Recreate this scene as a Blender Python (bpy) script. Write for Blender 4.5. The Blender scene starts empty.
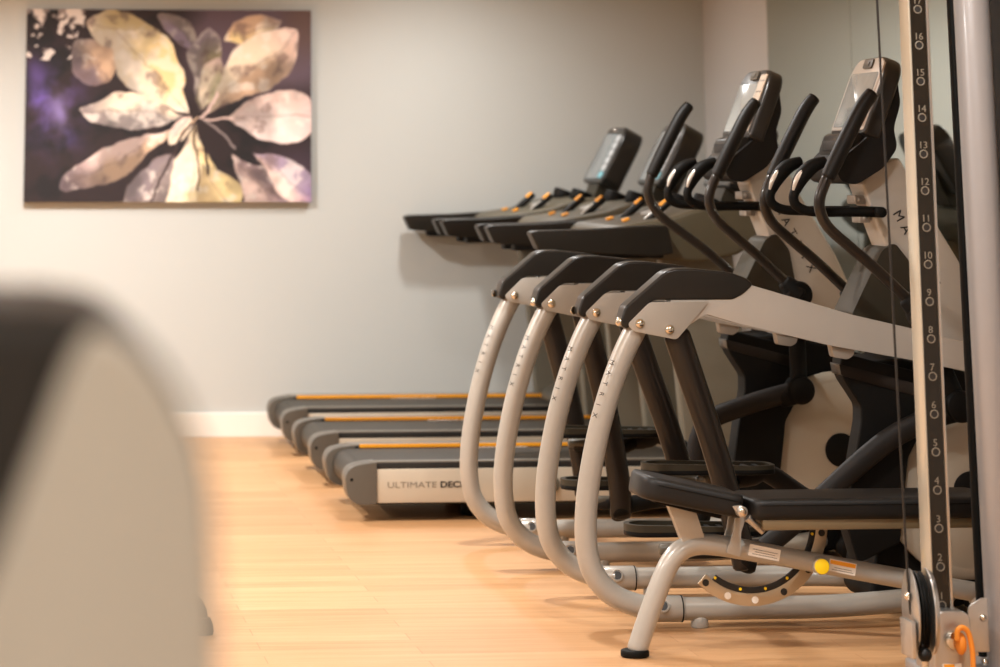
import bpy, bmesh, math, random
from math import sin, cos, tan, pi, radians, atan
from mathutils import Vector, Matrix, noise
random.seed(7)
scn = bpy.context.scene
COL = scn.collection

# ------------------------------------------------------------------ measuring: camera model of the photograph
F = 2850.0; TH = radians(11); PX = 300.0; HZ = 165.0; H = 1.45
YAW = atan(PX / (F / cos(TH))); PY = HZ - F * tan(TH)
FW = (sin(YAW), cos(YAW)); RT = (cos(YAW), -sin(YAW))
def at(u, v, Y):
    """point of the vertical plane y=Y that the photograph shows at u, v"""
    a = (u - PX) / F; b = -(v - PY) / F
    d = cos(TH) - b * sin(TH); h = sin(TH) + b * cos(TH)
    r = (RT[0] * a + FW[0] * d, RT[1] * a + FW[1] * d, h)
    t = Y / r[1]
    return Vector((r[0] * t, Y, H + r[2] * t))
def ats(pts, Y): return [at(u, v, Y) for u, v in pts]
def xz(pts, Y): return [(p.x, p.z) for p in ats(pts, Y)]

# ------------------------------------------------------------------ materials
def lin(c):
    c = c / 255.0
    return c / 12.92 if c <= 0.04045 else ((c + 0.055) / 1.055) ** 2.4
MATS = {}
def mat(name, rgb, rough=0.5, metal=0.0, var=0.06, scale=18.0, bump=0.0, coat=0.0, emit=0.0, spec=0.5):
    if name in MATS: return MATS[name]
    m = bpy.data.materials.new(name); m.use_nodes = True
    nt = m.node_tree; b = nt.nodes['Principled BSDF']
    c = [lin(x) for x in rgb] + [1]
    tc = nt.nodes.new('ShaderNodeTexCoord'); no = nt.nodes.new('ShaderNodeTexNoise')
    no.inputs['Scale'].default_value = scale; no.inputs['Detail'].default_value = 4
    nt.links.new(tc.outputs['Object'], no.inputs['Vector'])
    mx = nt.nodes.new('ShaderNodeMix'); mx.data_type = 'RGBA'
    mx.inputs['A'].default_value = [x * (1 - var) for x in c[:3]] + [1]
    mx.inputs['B'].default_value = [min(1, x * (1 + var)) for x in c[:3]] + [1]
    nt.links.new(no.outputs['Fac'], mx.inputs['Factor'])
    nt.links.new(mx.outputs['Result'], b.inputs['Base Color'])
    b.inputs['Roughness'].default_value = rough; b.inputs['Metallic'].default_value = metal
    b.inputs['Specular IOR Level'].default_value = spec
    b.inputs['Coat Weight'].default_value = coat; b.inputs['Coat Roughness'].default_value = 0.12
    if emit:
        nt.links.new(mx.outputs['Result'], b.inputs['Emission Color']); b.inputs['Emission Strength'].default_value = emit
    if bump:
        bp = nt.nodes.new('ShaderNodeBump'); bp.inputs['Strength'].default_value = bump
        n2 = nt.nodes.new('ShaderNodeTexNoise'); n2.inputs['Scale'].default_value = scale * 12
        nt.links.new(tc.outputs['Object'], n2.inputs['Vector'])
        nt.links.new(n2.outputs['Fac'], bp.inputs['Height']); nt.links.new(bp.outputs['Normal'], b.inputs['Normal'])
    MATS[name] = m
    return m
M_wall = mat('wall_paint', (186, 188, 184), 0.85, var=0.015, scale=2, bump=0.05)
M_side = mat('side_wall_paint', (192, 188, 184), 0.85, var=0.015, scale=2, bump=0.05)
M_ceil = mat('ceiling_paint', (225, 222, 216), 0.9, var=0.01)
M_base = mat('baseboard_paint', (238, 232, 222), 0.45, var=0.01)
M_tube = mat('silver_powder_coat', (167, 162, 153), 0.33, 0.15, var=0.03, scale=60, coat=0.35)
M_plate = mat('satin_silver_plate', (168, 163, 154), 0.38, 0.3, var=0.02, coat=0.2)
M_beam = mat('pearl_silver_beam', (178, 173, 165), 0.22, 0.15, var=0.02, coat=0.5)
M_cap = mat('charcoal_rail_cover', (34, 32, 29), 0.3, var=0.06, bump=0.03, spec=0.28)
M_black = mat('black_plastic', (12, 11, 9), 0.6, var=0.1, bump=0.03, spec=0.15)
M_arm = mat('bronze_black_paint', (33, 27, 22), 0.34, 0.1, var=0.06, coat=0.25, spec=0.28)
M_grip = mat('black_rubber_grip', (16, 14, 11), 0.5, var=0.08, bump=0.05, spec=0.28)
M_olive = mat('taupe_plastic', (50, 45, 34), 0.5, var=0.05, bump=0.03, spec=0.28)
M_hood = mat('warm_grey_plastic', (82, 77, 66), 0.42, var=0.04)
M_capg = mat('grey_end_cap_plastic', (84, 79, 71), 0.42, var=0.05, bump=0.03)
M_panel = mat('satin_side_panel', (188, 178, 160), 0.4, 0.3, var=0.03)
M_railtop = mat('ribbed_grey_rail', (108, 102, 92), 0.45, var=0.06, scale=90)
M_railblk = mat('black_rail', (30, 28, 25), 0.5, var=0.08, spec=0.28)
M_belt = mat('treadmill_belt_rubber', (50, 46, 39), 0.5, var=0.08, scale=120, bump=0.1, spec=0.28)
M_orange = mat('orange_stripe', (240, 160, 30), 0.45, var=0.02)
M_chrome = mat('chrome', (205, 200, 190), 0.12, 1.0, var=0.02)
M_steel = mat('brushed_steel', (190, 188, 184), 0.3, 0.9, var=0.04)
M_ltsil = mat('light_silver_lever', (205, 203, 198), 0.3, 0.4, var=0.03)
M_disc = mat('cream_drive_cover', (170, 161, 145), 0.42, var=0.03, scale=6)
M_mast = mat('pale_mast_cover', (188, 182, 172), 0.35, var=0.02, coat=0.25)
M_screen = mat('display_glass', (104, 108, 108), 0.2, var=0.25, scale=9, coat=0.3, emit=0.7)
M_screenb = mat('bright_display_glass', (128, 130, 127), 0.14, var=0.3, scale=9, coat=0.4, emit=0.45)
M_armrest = mat('black_armrest', (26, 22, 16), 0.45, var=0.06, spec=0.3)
M_dash = mat('olive_dash_plastic', (78, 71, 54), 0.45, var=0.05, bump=0.03)
M_upright = mat('upright_cover', (104, 98, 84), 0.5, var=0.04)
M_keys = mat('tan_key_strip', (176, 160, 142), 0.4, var=0.03)
M_link = mat('dark_linkage_paint', (24, 20, 17), 0.6, var=0.06, spec=0.28)
M_uiblk = mat('display_buttons', (170, 172, 172), 0.3, var=0.06, emit=0.4)
M_uicy = mat('display_cyan_button', (110, 168, 178), 0.3, emit=0.3)
M_bez = mat('display_bezel', (34, 33, 31), 0.3, var=0.05)
M_silv = mat('silver_bezel', (200, 194, 186), 0.28, 0.3, var=0.03)
M_vinyl = mat('black_vinyl_upholstery', (22, 20, 18), 0.46, var=0.1, bump=0.08, coat=0.0, spec=0.28)
M_ink = mat('black_lettering', (22, 20, 18), 0.5)
M_inkg = mat('grey_lettering', (120, 112, 100), 0.5)
M_white = mat('white_sticker', (232, 226, 216), 0.5, var=0.02)
M_yel = mat('yellow_sticker', (248, 208, 20), 0.45, var=0.02)
M_oran = mat('orange_pin_rubber', (235, 145, 45), 0.42, var=0.04)
M_colface = mat('dark_column_face', (30, 26, 20), 0.3, 0.25, var=0.08, coat=0.4, spec=0.28)
M_coledge = mat('polished_column_edge', (196, 188, 170), 0.22, 0.35, var=0.03)
M_post = mat('grey_post_paint', (146, 143, 142), 0.35, 0.2, var=0.03, coat=0.3)
M_shell = mat('beige_shroud', (150, 142, 127), 0.6, var=0.02, scale=3)
M_dkpad = mat('dark_shroud', (28, 23, 16), 0.6, var=0.05, scale=3, spec=0.28)
M_cable = mat('black_cable', (20, 18, 17), 0.4)
M_bracket = mat('cast_silver_bracket', (158, 150, 140), 0.4, 0.4, var=0.04)
M_goldarc = mat('warm_steel_plate', (188, 172, 146), 0.35, 0.7, var=0.05)
M_lamp = mat('lamp_diffuser', (255, 240, 215), 0.5, emit=4.0, var=0.0)

# floor of narrow maple planks running along X
def floor_mat():
    m = bpy.data.materials.new('maple_plank_floor'); m.use_nodes = True
    nt = m.node_tree; b = nt.nodes['Principled BSDF']; L = nt.links.new
    tc = nt.nodes.new('ShaderNodeTexCoord')
    br = nt.nodes.new('ShaderNodeTexBrick'); br.offset = 0.37; br.offset_frequency = 2
    br.inputs['Scale'].default_value = 1.0
    br.inputs['Brick Width'].default_value = 1.3; br.inputs['Row Height'].default_value = 0.13
    br.inputs['Mortar Size'].default_value = 0.0022; br.inputs['Mortar Smooth'].default_value = 0.6; br.inputs['Bias'].default_value = 0
    br.inputs['Color1'].default_value = (lin(184), lin(142), lin(99), 1)
    br.inputs['Color2'].default_value = (lin(198), lin(156), lin(113), 1)
    br.inputs['Mortar'].default_value = (lin(170), lin(126), lin(86), 1)
    L(tc.outputs['Object'], br.inputs['Vector'])
    mp = nt.nodes.new('ShaderNodeMapping'); mp.inputs['Scale'].default_value = (0.9, 14, 1)
    L(tc.outputs['Object'], mp.inputs['Vector'])
    no = nt.nodes.new('ShaderNodeTexNoise'); no.inputs['Scale'].default_value = 1.6; no.inputs['Detail'].default_value = 8; no.inputs['Roughness'].default_value = 0.65
    L(mp.outputs['Vector'], no.inputs['Vector'])
    cr = nt.nodes.new('ShaderNodeValToRGB')
    cr.color_ramp.elements[0].position = 0.3; cr.color_ramp.elements[0].color = (0.82, 0.74, 0.65, 1)
    cr.color_ramp.elements[1].position = 0.68; cr.color_ramp.elements[1].color = (1.04, 1.03, 1.02, 1)
    L(no.outputs['Fac'], cr.inputs['Fac'])
    mx = nt.nodes.new('ShaderNodeMix'); mx.data_type = 'RGBA'; mx.blend_type = 'MULTIPLY'; mx.inputs['Factor'].default_value = 1
    L(br.outputs['Color'], mx.inputs['A']); L(cr.outputs['Color'], mx.inputs['B'])
    L(mx.outputs['Result'], b.inputs['Base Color'])
    b.inputs['Roughness'].default_value = 0.42
    b.inputs['Specular IOR Level'].default_value = 0.35
    bp = nt.nodes.new('ShaderNodeBump'); bp.inputs['Strength'].default_value = 0.06
    L(no.outputs['Fac'], bp.inputs['Height']); L(bp.outputs['Normal'], b.inputs['Normal'])
    return m
M_floor = floor_mat()
def mirror_mat():
    m = bpy.data.materials.new('silvered_glass'); m.use_nodes = True
    b = m.node_tree.nodes['Principled BSDF']
    b.inputs['Base Color'].default_value = (0.70, 0.74, 0.69, 1); b.inputs['Metallic'].default_value = 1; b.inputs['Roughness'].default_value = 0.012
    return m
M_mirror = mirror_mat()

# ------------------------------------------------------------------ mesh helpers
def wpos(o):
    p = Vector((0, 0, 0))
    while o is not None:
        p = p + o.location; o = o.parent
    return p
def obj(name, bm, m, parent=None, angle=38, flat=False):
    me = bpy.data.meshes.new(name)
    bmesh.ops.recalc_face_normals(bm, faces=bm.faces)
    bm.to_mesh(me); bm.free()
    if not flat:
        me.shade_smooth(); me.set_sharp_from_angle(angle=radians(angle))
    me.materials.append(m)
    o = bpy.data.objects.new(name, me); COL.objects.link(o)
    if parent is not None:
        me.transform(Matrix.Translation(-wpos(parent))); o.parent = parent
    return o
def tag(o, label=None, cat=None, group=None, kind=None):
    if label: o['label'] = label
    if cat: o['category'] = cat
    if group: o['group'] = group
    if kind: o['kind'] = kind
    return o
def thing(name, label, cat, loc, group=None):
    o = bpy.data.objects.new(name, None); COL.objects.link(o); o.location = loc
    o.empty_display_size = 0.1
    return tag(o, label, cat, group)
def join(*bms):
    out = bms[0]
    for b in bms[1:]:
        me = bpy.data.meshes.new('t'); b.to_mesh(me); b.free(); out.from_mesh(me); bpy.data.meshes.remove(me)
    return out
def catmull(P, n):
    out = []
    for i in range(len(P) - 1):
        p0 = P[max(i - 1, 0)]; p1 = P[i]; p2 = P[i + 1]; p3 = P[min(i + 2, len(P) - 1)]
        for k in range(n):
            t = k / n
            out.append(0.5 * ((2 * p1) + (p2 - p0) * t + (2 * p0 - 5 * p1 + 4 * p2 - p3) * t * t + (3 * p1 - p0 - 3 * p2 + p3) * t ** 3))
    out.append(P[-1])
    return out
def tube(pts, r, n=5, seg=20, flat=1.0, dome=True):
    """round or (flat<1) oval tube; flat squeezes it along Y"""
    P = [Vector(p) for p in pts]
    R = r if isinstance(r, (list, tuple)) else [r] * len(P)
    if n > 1 and len(P) > 2:
        RV = catmull([Vector((x, 0, 0)) for x in R], n); R = [v.x for v in RV]; P = catmull(P, n)
    if dome:
        a = (P[0] - P[1]).normalized(); b = (P[-1] - P[-2]).normalized()
        P = [P[0] + a * R[0] * 0.30, P[0] + a * R[0] * 0.2] + P + [P[-1] + b * R[-1] * 0.2, P[-1] + b * R[-1] * 0.30]
        R = [R[0] * 0.55, R[0] * 0.85] + list(R) + [R[-1] * 0.85, R[-1] * 0.55]
    bm = bmesh.new(); rings = []
    ref = None
    for i, p in enumerate(P):
        t = (P[min(i + 1, len(P) - 1)] - P[max(i - 1, 0)]).normalized()
        if ref is None:
            ref = Vector((0, 1, 0)) if abs(t.y) < 0.9 else Vector((0, 0, 1))
        u = (ref - t * ref.dot(t)).normalized(); ref = u
        w = t.cross(u)
        rings.append([bm.verts.new(p + (u * cos(a) * flat + w * sin(a)) * R[i]) for a in [2 * pi * k / seg for k in range(seg)]])
    for a, b in zip(rings, rings[1:]):
        for k in range(seg):
            bm.faces.new((a[k], a[(k + 1) % seg], b[(k + 1) % seg], b[k]))
    bm.faces.new(rings[0]); bm.faces.new(rings[-1])
    return bm
def cyl(p0, p1, r, seg=28, bev=0.0, r2=None):
    p0 = Vector(p0); p1 = Vector(p1); d = (p1 - p0); L = d.length; t = d.normalized()
    r2 = r if r2 is None else r2
    if bev:
        prof = [(0, r - bev), (bev * 0.3, r - bev * 0.3), (bev, r), (L - bev, r2), (L - bev * 0.3, r2 - bev * 0.3), (L, r2 - bev)]
    else: prof = [(0, r), (L, r2)]
    return lathe(p0, t, prof, seg)
def lathe(c, axis, prof, seg=28, caps=True):
    c = Vector(c); t = Vector(axis).normalized()
    ref = Vector((0, 1, 0)) if abs(t.y) < 0.9 else Vector((0, 0, 1))
    u = (ref - t * ref.dot(t)).normalized(); w = t.cross(u)
    bm = bmesh.new(); rings = []
    for (h, r) in prof:
        rings.append([bm.verts.new(c + t * h + (u * cos(a) + w * sin(a)) * max(r, 1e-5)) for a in [2 * pi * k / seg for k in range(seg)]])
    for a, b in zip(rings, rings[1:]):
        for k in range(seg): bm.faces.new((a[k], a[(k + 1) % seg], b[(k + 1) % seg], b[k]))
    if caps: bm.faces.new(rings[0]); bm.faces.new(rings[-1])
    return bm
def rnd(pts, r, n=5):
    """round the corners of a closed 2-D polygon; r one radius or one per corner"""
    N = len(pts); R = r if isinstance(r, (list, tuple)) else [r] * N; out = []
    for i in range(N):
        p = Vector(pts[i]).to_2d() if False else Vector((pts[i][0], pts[i][1])); a = Vector((pts[i - 1][0], pts[i - 1][1])); b = Vector((pts[(i + 1) % N][0], pts[(i + 1) % N][1]))
        da = (a - p); db = (b - p); rr = min(R[i], da.length * 0.48, db.length * 0.48)
        if rr < 1e-4: out.append((p.x, p.y)); continue
        s = p + da.normalized() * rr; e = p + db.normalized() * rr
        for k in range(n + 1):
            t = k / n; q = s * (1 - t) ** 2 + p * 2 * t * (1 - t) + e * t * t
            out.append((q.x, q.y))
    return out
def bevel(bm, w, seg=2, ang=30):
    if w <= 0: return bm
    ed = [e for e in bm.edges if len(e.link_faces) == 2 and e.calc_face_angle(0) > radians(ang)]
    bmesh.ops.bevel(bm, geom=ed, offset=w, segments=seg, affect='EDGES', profile=0.6, clamp_overlap=True)
    return bm
def prism(pts, y0, y1, bev=0.004, seg=2):
    """polygon in X-Z swept from y0 to y1"""
    bm = bmesh.new()
    vs = [bm.verts.new((x, y0, z)) for x, z in pts]
    f = bm.faces.new(vs)
    r = bmesh.ops.extrude_face_region(bm, geom=[f])
    for v in [g for g in r['geom'] if isinstance(g, bmesh.types.BMVert)]: v.co.y = y1
    bmesh.ops.recalc_face_normals(bm, faces=bm.faces)
    return bevel(bm, bev, seg)
def box(x0, x1, y0, y1, z0, z1, bev=0.004, seg=2):
    return prism([(x0, z0), (x1, z0), (x1, z1), (x0, z1)], y0, y1, bev, seg)
def slab(c, U, V, w, h, t, r=0.01, bev=0.003, seg=2):
    """rounded rectangle w x h about c in the U,V plane, t thick behind it"""
    c = Vector(c); U = Vector(U).normalized(); V = Vector(V).normalized(); N = U.cross(V)
    p2 = rnd([(-w / 2, -h / 2), (w / 2, -h / 2), (w / 2, h / 2), (-w / 2, h / 2)], r if isinstance(r, (list, tuple)) else [r] * 4, 6)
    bm = bmesh.new()
    f = bm.faces.new([bm.verts.new(c + U * a + V * b) for a, b in p2])
    rr = bmesh.ops.extrude_face_region(bm, geom=[f])
    for v in [g for g in rr['geom'] if isinstance(g, bmesh.types.BMVert)]: v.co -= N * t
    bmesh.ops.recalc_face_normals(bm, faces=bm.faces)
    return bevel(bm, bev, seg)
def bolt(c, axis, r, h=None):
    h = h or r * 0.6
    return lathe(c, axis, [(0, r), (h * 0.25, r), (h * 0.6, r * 0.85), (h * 0.9, r * 0.5), (h, r * 0.28), (h * 0.75, r * 0.25), (h * 0.75, 0.0)], 20)
def text(name, body, size, origin, U, V, m, parent, width=None, depth=0.0006, bold=False):
    cu = bpy.data.curves.new('t', 'FONT'); cu.body = body; cu.size = size; cu.extrude = depth; cu.resolution_u = 3
    cu.align_x = 'CENTER'; cu.align_y = 'CENTER'
    if bold: cu.offset = size * 0.03
    o = bpy.data.objects.new('t', cu); me = bpy.data.meshes.new_from_object(o); bpy.data.objects.remove(o)
    xs = [v.co.x for v in me.vertices]; sx = width / (max(xs) - min(xs)) if width else 1.0
    U = Vector(U).normalized(); V = Vector(V).normalized(); N = U.cross(V); O = Vector(origin)
    for v in me.vertices: v.co = O + U * v.co.x * sx + V * v.co.y + N * v.co.z
    me.name = name; me.materials.clear(); me.materials.append(m)
    ob = bpy.data.objects.new(name, me); COL.objects.link(ob)
    if parent is not None:
        me.transform(Matrix.Translation(-wpos(parent))); ob.parent = parent
    return ob
def copy_tree(o, parent=None):
    c = o.copy(); COL.objects.link(c)
    if parent is not None: c.parent = parent
    for ch in [x for x in o.children]: copy_tree(ch, c)
    return c
def sph(c, r, sx=1, sy=1, sz=1, seg=20):
    bm = bmesh.new(); bmesh.ops.create_uvsphere(bm, u_segments=seg, v_segments=seg // 2, radius=r)
    for v in bm.verts: v.co = Vector((v.co.x * sx, v.co.y * sy, v.co.z * sz)) + Vector(c)
    return bm

# ------------------------------------------------------------------ the room
XW = 3.95; YW = 16.0; XL = -4.6; YB = -1.8; CH = 2.75
def struct(name, bm, m): return tag(obj(name, bm, m, flat=True), kind='structure')
struct('floor', box(XL, XW, YB, YW, -0.1, 0, 0), M_floor)
struct('ceiling', box(XL, XW, YB, YW, CH, CH + 0.1, 0), M_ceil)
struct('wall_back', box(XL, XW, YW, YW + 0.12, 0, CH, 0), M_wall)
struct('wall_right', box(XW, XW + 0.12, YB, YW, 0, CH, 0), M_side)
struct('wall_left', box(XL - 0.12, XL, YB, YW, 0, CH, 0), M_wall)
struct('wall_front', box(XL, XW, YB - 0.12, YB, 0, CH, 0), M_wall)
def board(name, x0, x1, y0, y1):
    struct(name, box(x0, x1, y0, y1, 0, 0.128, 0.004), M_base)
board('baseboard_back', XL, XW, YW - 0.016, YW)
board('baseboard_left', XL, XL + 0.016, YB, YW - 0.017)
board('baseboard_right', XW - 0.016, XW, 14.62, YW - 0.017)

# mirror panels on the right wall
ys = [14.60, 13.12, 11.64, 10.16, 8.68]
mlab = ['frameless wall mirror panel nearest the back corner, left of the mirror seam',
        'frameless wall mirror panel behind the nearest elliptical console, right of the mirror seam',
        'frameless wall mirror panel seen in the gap beside the grey post of the cable machine',
        'frameless wall mirror panel at the extreme right, behind the cable machine']
for i in range(4):
    o = obj('wall_mirror', box(XW - 0.006, XW - 0.0005, ys[i + 1] + 0.003, ys[i] - 0.003, 0.02, CH - 0.02, 0.001, 1), M_mirror, flat=True)
    tag(o, mlab[i], 'mirror', 'mirror panels along the right wall')

# ------------------------------------------------------------------ the picture
def canvas():
    x0, z1 = 0.132, 2.297; x1, z0 = 1.711, 1.25; yf = YW - 0.045
    root = thing('canvas_picture', 'large unframed canvas print of pale star-shaped leaves on dark purple, hung on the back wall', 'picture', ((x0 + x1) / 2, YW, z0))
    obj('canvas_frame', box(x0, x1, yf + 0.001, YW - 0.001, z0, z1, 0.002), mat('canvas_edge', (104, 90, 84), 0.8), root)
    nx, nz = 420, 282
    def n2(s, t, f, o=0.0): return noise.fractal(Vector((s * f * 1.48, t * f, o)), 1.0, 2.0, 4)
    def mixc(a, b, k):
        k = max(0, min(1, k)); return [a[i] * (1 - k) + b[i] * k for i in range(3)]
    def sm(x, a, b):
        x = max(0, min(1, (x - a) / (b - a))); return x * x * (3 - 2 * x)
    CRE = (246, 232, 206); PNK = (232, 208, 196); GRY = (158, 146, 142); TAN = (206, 178, 150); DK = (52, 36, 38); YEL = (242, 222, 168); LIL = (176, 160, 178)
    # base, tip, half width, colour on one flank, on the other, colour at the tip, skew of the fattest place
    petals = [((330, 240), (225, 120), 70, (128, 112, 116), TAN, GRY, .5),
              ((470, 95), (255, 75), 62, CRE, YEL, CRE, .6),
              ((585, 130), (470, 40), 40, LIL, GRY, GRY, .5),
              ((655, 120), (830, 55), 42, TAN, YEL, PNK, .5),
              ((585, 320), (615, 72), 50, GRY, (150, 142, 110), LIL, .62),
              ((590, 315), (648, 165), 42, CRE, (190, 184, 150), PNK, .6),
              ((556, 330), (345, 85), 88, CRE, YEL, CRE, .6),
              ((600, 325), (880, 85), 78, CRE, TAN, PNK, .62),
              ((545, 335), (243, 318), 56, (150, 142, 138), CRE, GRY, .58),
              ((672, 342), (960, 340), 82, PNK, (242, 226, 218), (216, 190, 184), .55),
              ((560, 350), (185, 560), 52, TAN, PNK, (118, 104, 108), .66),
              ((575, 355), (560, 640), 96, YEL, CRE, CRE, .7),
              ((520, 445), (375, 640), 60, GRY, (150, 138, 140), GRY, .6),
              ((590, 470), (690, 640), 66, YEL, (230, 208, 160), YEL, .6),
              ((690, 450), (850, 660), 62, (150, 130, 130), PNK, LIL, .6),
              ((745, 445), (960, 600), 55, LIL, PNK, (124, 96, 150), .6),
              ((560, 335), (505, 425), 30, CRE, PNK, CRE, .5)]
    lines = [((600, 345), (690, 342), 4, PNK), ((605, 350), (700, 435), 4, GRY), ((580, 340), (540, 395), 4, TAN), ((590, 340), (640, 270), 5, PNK),
             ((560, 365), (440, 590), 3, (70, 52, 50)), ((575, 380), (585, 560), 3, (90, 70, 50)), ((600, 380), (608, 500), 4, (50, 36, 36))]
    def color(s, t):
        X = 80 + s * 836; Y = 25 + t * 565
        X += 14 * n2(s, t, 5, 3.0); Y += 14 * n2(s, t, 5, 9.0)
        c = list(DK)
        c = mixc(c, (30, 22, 26), sm(n2(s, t, 4), 0, .4))
        # purple haze to the left, mauve and brown to the upper right
        k = math.exp(-((X - 165) / 75) ** 2 - ((Y - 320) / 120) ** 2)
        c = mixc(c, (120, 98, 172), k * (0.55 + 1.1 * n2(s, t, 8, 5)))
        c = mixc(c, (176, 160, 224), math.exp(-((X - 180) / 30) ** 2 - ((Y - 330) / 50) ** 2) * 0.8)
        c = mixc(c, (110, 88, 150), 0.8 * math.exp(-((X - 110) / 30) ** 2 - ((Y - 215) / 50) ** 2))
        c = mixc(c, (128, 110, 122), sm(X, 480, 620) * (1 - sm(Y, 200, 330)) * 0.85)
        c = mixc(c, (118, 92, 82), sm(X, 780, 900) * (1 - sm(Y, 90, 220)) * 0.8)
        c = mixc(c, (104, 84, 108), sm(X, 700, 900) * sm(Y, 380, 480) * 0.5)
        w = n2(s, t, 16, 1.5)
        if X < 250 and Y < 170: c = mixc(c, (236, 226, 216), sm(w, .12, .3) + (0.6 if Y < 50 and w > -.2 else 0))
        for (bx, by), (tx, ty), hw, ca, cb, ct, pk in petals:
            ax, ay = tx - bx, ty - by; L = math.hypot(ax, ay)
            a = ((X - bx) * ax + (Y - by) * ay) / L / L
            if a < 0 or a > 1: continue
            b = ((X - bx) * -ay + (Y - by) * ax) / L
            w_ = hw * (math.sin(pi * a ** (math.log(.5) / math.log(pk)))) ** 0.8
            e = w_ - abs(b)
            if e < -3: continue
            q = b / hw + 0.5 * n2(s, t, 7, L)
            pc = mixc(ca, cb, sm(q, -.35, .35)); pc = mixc(pc, ct, sm(a, .6, 1.0))
            m_ = n2(s, t, 11, bx * .1)
            pc = mixc(pc, (120, 100, 94), sm(m_, .2, .7) * 0.5); pc = mixc(pc, (252, 244, 230), sm(-m_, .1, .5) * 0.6)
            pc = mixc(pc, (110, 90, 84), sm(2.2 - abs(b), 0, 2) * .35)
            pc = mixc(pc, (226, 212, 200), sm(5 - e, 0, 5) * .3)
            pc = [x * (.80 + .30 * sm(n2(s, t, 3.3, 21 + bx * .05), -.35, .35)) for x in pc]
            c = mixc(c, pc, sm(e, -3, 4))
        for (ax_, ay_), (bx, by), wd, lc in lines:
            dx, dy = bx - ax_, by - ay_; L2 = dx * dx + dy * dy
            a = max(0, min(1, ((X - ax_) * dx + (Y - ay_) * dy) / L2))
            dd = math.hypot(X - ax_ - a * dx, Y - ay_ - a * dy)
            c = mixc(c, lc, sm(wd - dd, -2, 2))
        return c
    me = bpy.data.meshes.new('printed_canvas')
    vs = []; fs = []; cs = []
    X0, Z0, Y0 = x0, z0, yf
    for j in range(nz + 1):
        for i in range(nx + 1):
            s, t = i / nx, 1 - j / nz
            vs.append((x0 + (x1 - x0) * s, yf, z0 + (z1 - z0) * (1 - t)))
            c = [255 * (max(0, x) / 255) ** 1.18 * k for x, k in zip(color(s, t), (.90, .89, .90))]; cs += [lin(c[0]), lin(c[1]), lin(c[2]), 1.0]
    for j in range(nz):
        for i in range(nx):
            a = j * (nx + 1) + i; fs.append((a, a + 1, a + nx + 2, a + nx + 1))
    me.from_pydata(vs, [], fs)
    ca = me.color_attributes.new('print', 'FLOAT_COLOR', 'POINT'); ca.data.foreach_set('color', cs)
    m = bpy.data.materials.new('printed_canvas_ink'); m.use_nodes = True
    b = m.node_tree.nodes['Principled BSDF']; at_ = m.node_tree.nodes.new('ShaderNodeAttribute'); at_.attribute_name = 'print'
    m.node_tree.links.new(at_.outputs['Color'], b.inputs['Base Color']); b.inputs['Roughness'].default_value = 0.75
    me.materials.append(m)
    o = bpy.data.objects.new('printed_canvas', me); COL.objects.link(o); me.transform(Matrix.Translation(-root.location)); o.parent = root
canvas()

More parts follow.
